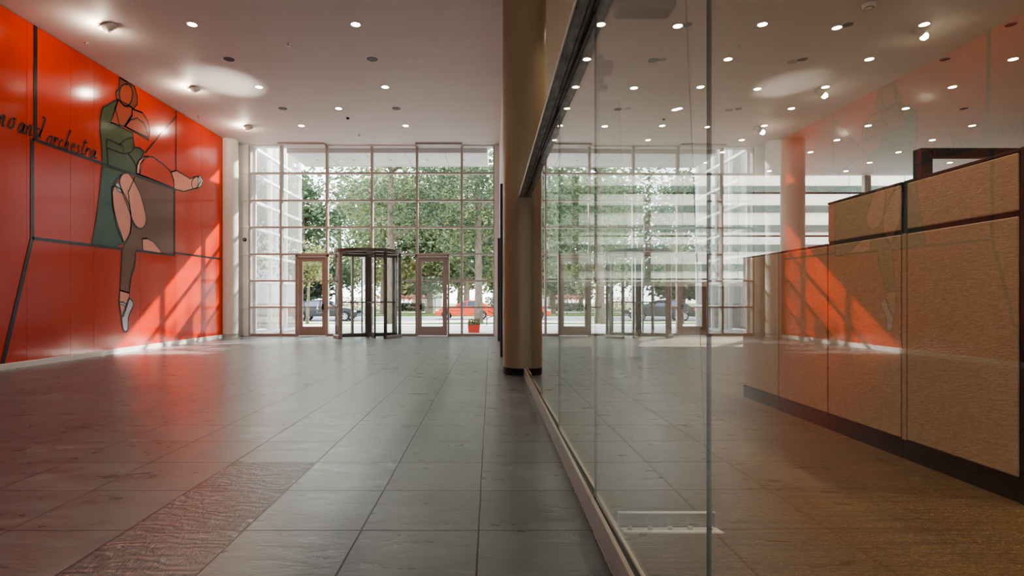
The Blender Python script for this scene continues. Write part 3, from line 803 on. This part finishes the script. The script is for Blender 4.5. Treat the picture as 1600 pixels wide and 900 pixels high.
# banded neighbour building outside the office windows
nb = empty('banded_building', (17.8, 33.6, -.36), 'pale building with horizontal grey louver bands outside the office windows', 'building')
MB().box(-13.6, 20, 0, 8, 0, 12.2).build('wall', M['slab'], nb)  # height raised to keep the sun off the office carpet
mb = MB()
for i in range(10): mb.box(-13.7, 20, -.12, 0, .85+i*1.16, 1.25+i*1.16)
mb.build('louver_bands', M['louver'], nb)
mb = MB()
for i in range(10): mb.box(-13+i*3.3, -12.8+i*3.3, -.06, 0, 0, 12.2)
mb.build('rib', M['slab'], nb)

# ------------------------------------------------------------------ trees
def tree(name, x, y, gz, h, r0, crown, leafm, label, n, size, group='park trees', cz=None, seed=0, lean=0.):
    rnd = random.Random(seed)
    t = empty(name, (x, y, gz), label, 'tree', group)
    mb = MB()
    pts = [(lean*(i/6)**1.3*h*.1 + rnd.uniform(-.05, .05)*i*.25, rnd.uniform(-.04, .04)*i*.3, h*.9*i/6) for i in range(7)]
    pts[0] = (0, 0, -.05)
    rad = [r0*1.35, r0*1.02, r0*.92, r0*.8, r0*.65, r0*.45, r0*.2]
    mb.tube(pts, r0, 10, radii=rad)
    cz0 = cz if cz is not None else h*.35
    tips = []
    for k in range(9):
        b = rnd.uniform(cz0/h*.8, .75); i = min(5, int(b*6/.9)); p = Vector(pts[i]).lerp(Vector(pts[i+1]), .5)
        a = rnd.uniform(0, 2*PI); L = crown*rnd.uniform(.5, .95)
        q = p + Vector((math.cos(a)*L*.5, math.sin(a)*L*.5, L*.28)); e = p + Vector((math.cos(a)*L, math.sin(a)*L, L*rnd.uniform(.1, .7)))
        mb.tube([p, q, e], .05, 6, radii=[r0*.38, r0*.22, r0*.06]); tips += [q, e]
    mb.build('trunk', M['bark'], t)
    lf = MB()
    cc = Vector(pts[5]); ch = (h-cz0)/2
    clumps = [(e, crown*rnd.uniform(.28, .45)) for e in tips]
    for k in range(int(14)):
        a = rnd.uniform(0, 2*PI); u = rnd.uniform(-1, 1); rr = crown*math.sqrt(max(.05, 1-u*u))*rnd.uniform(.35, 1)
        clumps.append((Vector((math.cos(a)*rr, math.sin(a)*rr, cz0+ch+u*ch)), crown*rnd.uniform(.25, .42)))
    for k in range(n):
        c, cr = clumps[rnd.randrange(len(clumps))]
        d = Vector((rnd.gauss(0, 1), rnd.gauss(0, 1), rnd.gauss(0, .7)))
        p = c + d*cr*.55
        if p.z < cz0*.75: p.z = cz0*.75+rnd.random()*.4
        s = size*rnd.uniform(.6, 1.3)
        ax = Vector((rnd.uniform(-1, 1), rnd.uniform(-1, 1), rnd.uniform(-.6, .6))).normalized()
        bx_ = ax.cross(Vector((rnd.uniform(-1, 1), rnd.uniform(-1, 1), rnd.uniform(-1, 1)))).normalized()
        lf.face([p-ax*s, p+bx_*s*.42, p+ax*s, p-bx_*s*.42])
    lf.build('foliage', leafm, t)
    return t
tree('street_tree', -.66, 30.2, -.17, 11.5, .20, 4.0, M['leaf_a'], 'big street tree with thick pale trunk behind the red planter', 6500, .15, 'trees along the street', 3.1, 1)
tree('street_tree', -5.35, 30.2, -.17, 12.0, .23, 4.2, M['leaf_a'], 'big street tree with dark trunk behind the revolving door', 6000, .15, 'trees along the street', 4.1, 2)
tree('young_tree', -9.75, 30.0, -.17, 4.2, .075, 1.25, M['leaf_b'], 'slim young tree seen through the left entrance door', 1300, .12, 'trees along the street', 2.3, 3, .6)
specs = [(-13.5, 40.5, 10, 3.4, 'leaf_c', 'dark leafy tree across the street left of the doors', 1.7), (-9.5, 50, 13, 4.6, 'leaf_b', 'yellow green park tree behind the dark car', 2.2), (-5.6, 52, 12, 4.2, 'leaf_a', 'grey green park tree behind the revolving door', 2.4),
         (-2.2, 51, 13, 4.4, 'leaf_b', 'pale yellow green park tree seen over the right door', 2.3), (1.6, 54, 13, 4.4, 'leaf_a', 'park tree farthest right behind the entrance glazing', 2.4),
         (-15.5, 58, 14, 5.2, 'leaf_a', 'broad park tree far left behind the dark leafy one', 2.0), (-11.5, 70, 15, 6, 'leaf_b', 'distant pale park tree on the left', 1.8), (-4, 72, 15, 6, 'leaf_c', 'distant dark green park tree in the middle', 1.8), (3.5, 74, 15, 6, 'leaf_c', 'distant dark green park tree on the right', 2.6)]
for i, (x, y, h, cr, lm, lab, cz) in enumerate(specs):
    tree('park_tree', x, y, -.15, h, .26, cr, M[lm], lab, 6500, .26 if y < 60 else .40, 'trees in the park', cz, 20+i)
# hedges and flowers
def bush(x0, x1, y, h, mat, name, label, cat, n, seed, group=None):
    rnd = random.Random(seed); mb = MB()
    for k in range(n):
        p = Vector((rnd.uniform(0, x1-x0), rnd.uniform(-.5, .5), h*rnd.random()**.8)); s = rnd.uniform(.06, .14)
        a = Vector((rnd.uniform(-1, 1), rnd.uniform(-1, 1), rnd.uniform(-1, 1))).normalized(); b = a.cross(Vector((0, .3, 1))).normalized()
        mb.face([p-a*s, p+b*s*.6, p+a*s, p-b*s*.6])
    o = mb.build(name, mat, None, 0, (x0, y, -.15)); return tag(o, label, cat, group)
bush(-10.0, -7.0, 60, .85, M['leaf_c'], 'hedge', 'low dark green hedge in the park beside the right door', 'hedge', 1500, 5)
bush(-9.8, -7.2, 61.4, 1.7, M['flower'], 'flower_bush', 'pinkish flowering bush behind the low park hedge', 'bush', 900, 6)
bush(-16.5, -11.5, 62, 1.5, M['flower'], 'flower_bush', 'pinkish flowering bush behind the revolving door', 'bush', 1100, 8)
bush(-.6, 1.2, 62, 1.5, M['leaf_c'], 'shrub', 'dark shrub before the pale park building', 'shrub', 800, 9)
# pale park building
pb = empty('park_pavilion', (4.2, 88, 0), 'pale low park building far behind the big street tree', 'building')
MB().box(-4, 10, 0, 6, 0, 3.6).build('wall', M['pale_bldg'], pb)
MB().box(-4.3, 10.3, -.4, 6.3, 3.6, 3.9).build('roof', M['pale_bldg'], pb)
for i in range(4): MB().box(-2.8+i*2.6, -1.6+i*2.6, -.04, 0, 1.4, 2.8).build('window', M['bldg_win'], pb)
pb2 = empty('park_kiosk', (-9.5, 84, 0), 'small white park kiosk behind the flowering bush', 'building')
MB().box(-2.2, 2.2, 0, 3, 0, 2.7).build('wall', M['pale_bldg'], pb2)
MB().prism([(-2.6, 2.7), (2.6, 2.7), (0, 3.7)], -.3, 3.3).build('roof', M['pale_bldg'], pb2)

# planter
pl = empty('planter', (-.60, 20.1, -.05), 'red planter box with small leafy plants outside the glazing', 'planter')
mb = MB(); mb.prism([(-.19, 0), (.19, 0), (.215, .27), (-.215, .27)], -.2, .2); mb.build('box', M['planter'], pl, .008)
MB().box(-.225, .225, -.21, .21, .245, .275).build('rim', M['planter'], pl, .005)
mb = MB(); rnd = random.Random(4)
for k in range(170):
    p = Vector((rnd.uniform(-.2, .2), rnd.uniform(-.17, .17), .27+rnd.random()**1.6*.22)); a = Vector((rnd.uniform(-1, 1), rnd.uniform(-1, 1), rnd.uniform(.1, 1))).normalized(); b = a.cross(Vector((.3, 1, 0))).normalized(); s = rnd.uniform(.03, .06)
    mb.face([p-a*s, p+b*s*.5, p+a*s, p-b*s*.5])
mb.build('plant', M['leaf_b'], pl)
# bike rack
br = empty('bike_rack', (.05, 28.0, -.17), 'black bent tube bike rack outside beyond the planter', 'bike rack')
for i, x in enumerate((-.25, .15)):
    MB().tube([(x, 0, 0), (x, 0, .35), (x-.1, 0, .6), (x-.35, .1, .72)], .022, 8).build('tube', M['black'], br)
MB().tube([(-.25, 0, .35), (.15, 0, .5), (.5, 0, .55)], .02, 8).build('rail', M['black'], br)
# street railing
rl = empty('street_railing', (-6.3, 35.0+.0, -.36), 'thin black handrail by the street right of the revolving door', 'railing')
for x in (0., 1.6): MB().tube([(x, 12.6, .15), (x, 12.6, 1.55)], .035, 8).build('post', M['black'], rl)
MB().tube([(0, 12.6, 1.53), (1.6, 12.6, 1.53)], .03, 8).build('rail', M['black'], rl)
# yellow sign
sg = empty('round_sign', (-13.2, 42.2, -.36), 'small round yellow sign on a post above the dark car', 'sign')
MB().tube([(0, 0, 0), (0, 0, 1.75)], .02, 8).build('post', M['steel'], sg)
MB().lathe([(0, -.01), (.15, -.01), (.15, .01), (0, .01)], 20, at=(0, -.03, 1.62), mat=Matrix.Rotation(PI/2, 4, 'X')).build('disc', M['yellow'], sg)

# ------------------------------------------------------------------ cars (side on, x forward = +1)
def car(name, x, y, gz, L, hgt, paint, label, fwd):
    c = empty(name, (x, y, gz), label, 'car'); c.scale = (fwd, 1, 1)
    l = L/2
    # side outline of the lower body with wheel arches
    def archpts(cx, r, n=8): return [(cx - r*math.cos(PI*i/n), .30 + r*math.sin(PI*i/n)) for i in range(n+1)]
    fx, rx = l-.85, -l+.85
    bot = [(-l+.05, .28)] + archpts(rx, .36) + archpts(fx, .36) + [(l-.05, .28)]
    top = [(l, .52), (l-.10, .72), (l-.55, .86), (l-1.35, .97), (-l+.75, 1.0), (-l+.1, .95), (-l, .66)]
    secs = [(-.86, 1.), (-.82, 1.015), (.82, 1.015), (.86, 1.)]
    mb = MB(); poly = bot + top; n = len(poly)
    ys = [(-.88, .94), (-.90, 1.), (.90, 1.), (.88, .94)]
    tess = tessellate_polygon([[Vector((a, b, 0)) for a, b in poly]])
    vs = []
    for yy in (-.88, .88): vs += [(a, yy, b) for a, b in poly]
    fs = [tuple(t) for t in tess] + [tuple(i+n for i in reversed(t)) for t in tess] + [(i, i+n, (i+1) % n+n, (i+1) % n) for i in range(n)]
    mb.idx(vs, fs); body = mb.build('body', paint, c, .05, fixn=True)
    gh = [(l-1.45, .95), (l-2.25, hgt-.06), (l-2.6, hgt), (-l+1.35, hgt-.01), (-l+.95, hgt-.07), (-l+.35, .98)]
    mb = MB(); n = len(gh)
    vs = [(a, -.82+(b-.95)*.32, b) for a, b in gh] + [(a, .82-(b-.95)*.32, b) for a, b in gh]
    mb.idx(vs, [tuple(range(n)), tuple(range(2*n-1, n-1, -1))] + [(i, i+n, (i+1) % n+n, (i+1) % n) for i in range(n)])
    mb.build('cabin', paint, c, .03, fixn=True)
    # windows
    def sw(x0, x1, x2, x3):
        z0, z1 = 1.0, hgt-.09; mbw = MB()
        for s in (-1, 1):
            a = .835-(z0-.95)*.32; b = .835-(z1-.95)*.32
            mbw.face([(x0, s*a, z0), (x1, s*a, z0), (x2, s*b, z1), (x3, s*b, z1)])
        mbw.build('window', M['carglass'], c)
    sw(-.15, l-1.62, l-2.32, -.15); sw(-l+.8, -.25, -.25, -l+1.25)
    mbw = MB(); mbw.face([(l-1.47, -.74, .98), (l-1.47, .74, .98), (l-2.2, .64, hgt-.08), (l-2.2, -.64, hgt-.08)]); o = mbw.build('windshield', M['carglass'], c); o.location = (.03, 0, .02)
    for wx in (fx, rx):
        for s in (-1, 1):
            mt = Matrix.Rotation(PI/2, 4, 'X')
            w = MB().lathe([(.20, -.1), (.31, -.1), (.325, -.06), (.325, .06), (.31, .1), (.20, .1)], 24, at=(wx, s*.80, .325), mat=mt).build('wheel', M['rubber'], c)
            mbr = MB(); mbr.lathe([(.205, -.085), (.20, -.10), (.18, -.10), (.18, .10), (.2, .10), (.205, .085)], 24, at=(wx, s*.80, .325), mat=mt)
            for k in range(5):
                m5 = Matrix.Translation((wx, s*.80, .325)) @ Matrix.Rotation(2*PI*k/5, 4, 'Y')
                mbr.box(-.028, .028, -.098, .098, .0, .19, mat=m5)
            mbr.build('rim', M['alloy'], w)
            MB().box(wx-.17, wx+.17, s*.80-.05, s*.80+.05, .325-.1, .325+.1).build('brake_disc', M['base_dark'], w)
    for s in (-1, 1):
        MB().box(l-.32, l-.04, s*.88-.04, s*.88+.02 if s < 0 else s*.88+.03, .62, .74).build('headlight', M['headlight'], c, .02)
        MB().box(-l+.01, -l+.22, s*.88-.03, s*.88+.03, .72, .90).build('tail_light', M['redlight'], c, .02)
        MB().box(-.45, -.27, s*.89-.015, s*.89+.015, .82, .85).build('door_handle', M['steel'], c)
        MB().box(l-1.75, l-1.55, s*.93-.09, s*.93+.09, .98, 1.12).build('mirror', paint, c, .02)
    return c
car('parked_car', -11.35, 39.0, -.36, 4.65, 1.44, M['carblack'], 'dark parked car on the street seen through the left entrance door', 1)
car('orange_car', -1.95, 42.0, -.36, 4.3, 1.42, M['carorange'], 'orange red car on the street seen beside the right entrance door', -1)

# ------------------------------------------------------------------ light
w = bpy.data.worlds.new('sky'); SC.world = w; w.use_nodes = True
nt = w.node_tree; nt.nodes.clear(); g = G(nt)
o = g.n('ShaderNodeOutputWorld'); b = g.n('ShaderNodeBackground')
tc = g.n('ShaderNodeTexCoord'); zz = g.sep(tc.outputs['Generated'])[2]
b.inputs[1].default_value = 4.2
g.put(b.inputs[0], g.mix(g.maprange(zz, 0., .7), (.955, .98, 1., 1), (.78, .88, 1., 1)))
nt.links.new(b.outputs[0], o.inputs[0])
def lamp(name, typ, loc, energy, col=(1, 1, 1), **kw):
    l = bpy.data.lights.new(name, typ); l.energy = energy; l.color = col
    for k, v in kw.items(): setattr(l, k, v)
    ob = bpy.data.objects.new(name, l); COL.objects.link(ob); ob.location = loc; return ob
def aim(o, d): o.rotation_euler = Vector(d).to_track_quat('-Z', 'Y').to_euler()
s = lamp('sun', 'SUN', (10, 40, 30), 14., (1., .93, .82), angle=.02); aim(s, (-.73, -1, -.72))
# added fill lamps behind the viewer; the rear wall has no fixtures
a = lamp('rear_lobby_fill', 'AREA', (-3.5, -6.9, 1.8), 150, (.97, .98, 1.), shape='RECTANGLE', size=6.6, size_y=3.4); aim(a, (0, 1, .10))
a = lamp('rear_office_fill', 'AREA', (5., -6.9, 1.8), 130, (1., .92, .82), shape='RECTANGLE', size=7, size_y=3.4); aim(a, (0, 1, .05))
# ceiling lamps that throw light
for i, (x, y) in enumerate(((-5.17, 9.75), (-2.34, 9.75), (-2.37, 12.6), (-5.2, 15.4), (-2.3, 15.4), (-3.8, 14.05))):
    l = lamp('lobby_spot', 'SPOT', (x, y, CEIL-.05), 100, (1., .84, .66), spot_size=1.9, spot_blend=.8, shadow_soft_size=.08); aim(l, (0, 0, -1))
for x in (1.9, 4.7, 7.5, 10.35):
    for y in (2.5, 5.4, 8.4, 11.2, 14.1, 18.3):
        if y > 17 and x < 6: continue
        l = lamp('office_spot', 'SPOT', (x, y, CEIL-.05), 230 if y < 8 else (70 if y < 14 else 30), (1., .80, .58), spot_size=2.0, spot_blend=.8, shadow_soft_size=.08); aim(l, (0, 0, -1))
for x, y in ((-6.62, 9.78), (-6.64, 12.67), (-6.65, 15.5), (-6.6, 6.9)):
    l = lamp('mural_lamp', 'POINT', (x-.10, y, CEIL-.14), 26, (1., .84, .66), shadow_soft_size=.06)

# sunlight bounced up onto the ceiling
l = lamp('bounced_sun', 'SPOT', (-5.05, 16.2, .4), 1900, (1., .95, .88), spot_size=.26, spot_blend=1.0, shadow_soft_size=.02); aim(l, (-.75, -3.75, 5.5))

# ------------------------------------------------------------------ camera and look
cam = bpy.data.cameras.new('camera'); co = bpy.data.objects.new('camera', cam); COL.objects.link(co)
co.location = (0, 0, H); co.rotation_euler = (PI/2, 0, 0)
cam.sensor_width = 36; cam.lens = 36*F/1600
cam.shift_x = (800-VX)/1600; cam.shift_y = (VY-450)/1600
cam.clip_start = .05; cam.clip_end = 400
SC.camera = co
SC.view_settings.view_transform = 'AgX'
SC.view_settings.look = 'AgX - Medium High Contrast'
SC.view_settings.exposure = 0.52
cy = SC.cycles
cy.use_denoising = True
cy.max_bounces = 10; cy.diffuse_bounces = 5; cy.glossy_bounces = 5; cy.transparent_max_bounces = 24; cy.transmission_bounces = 6
cy.sample_clamp_indirect = 8; cy.caustics_reflective = False; cy.caustics_refractive = False
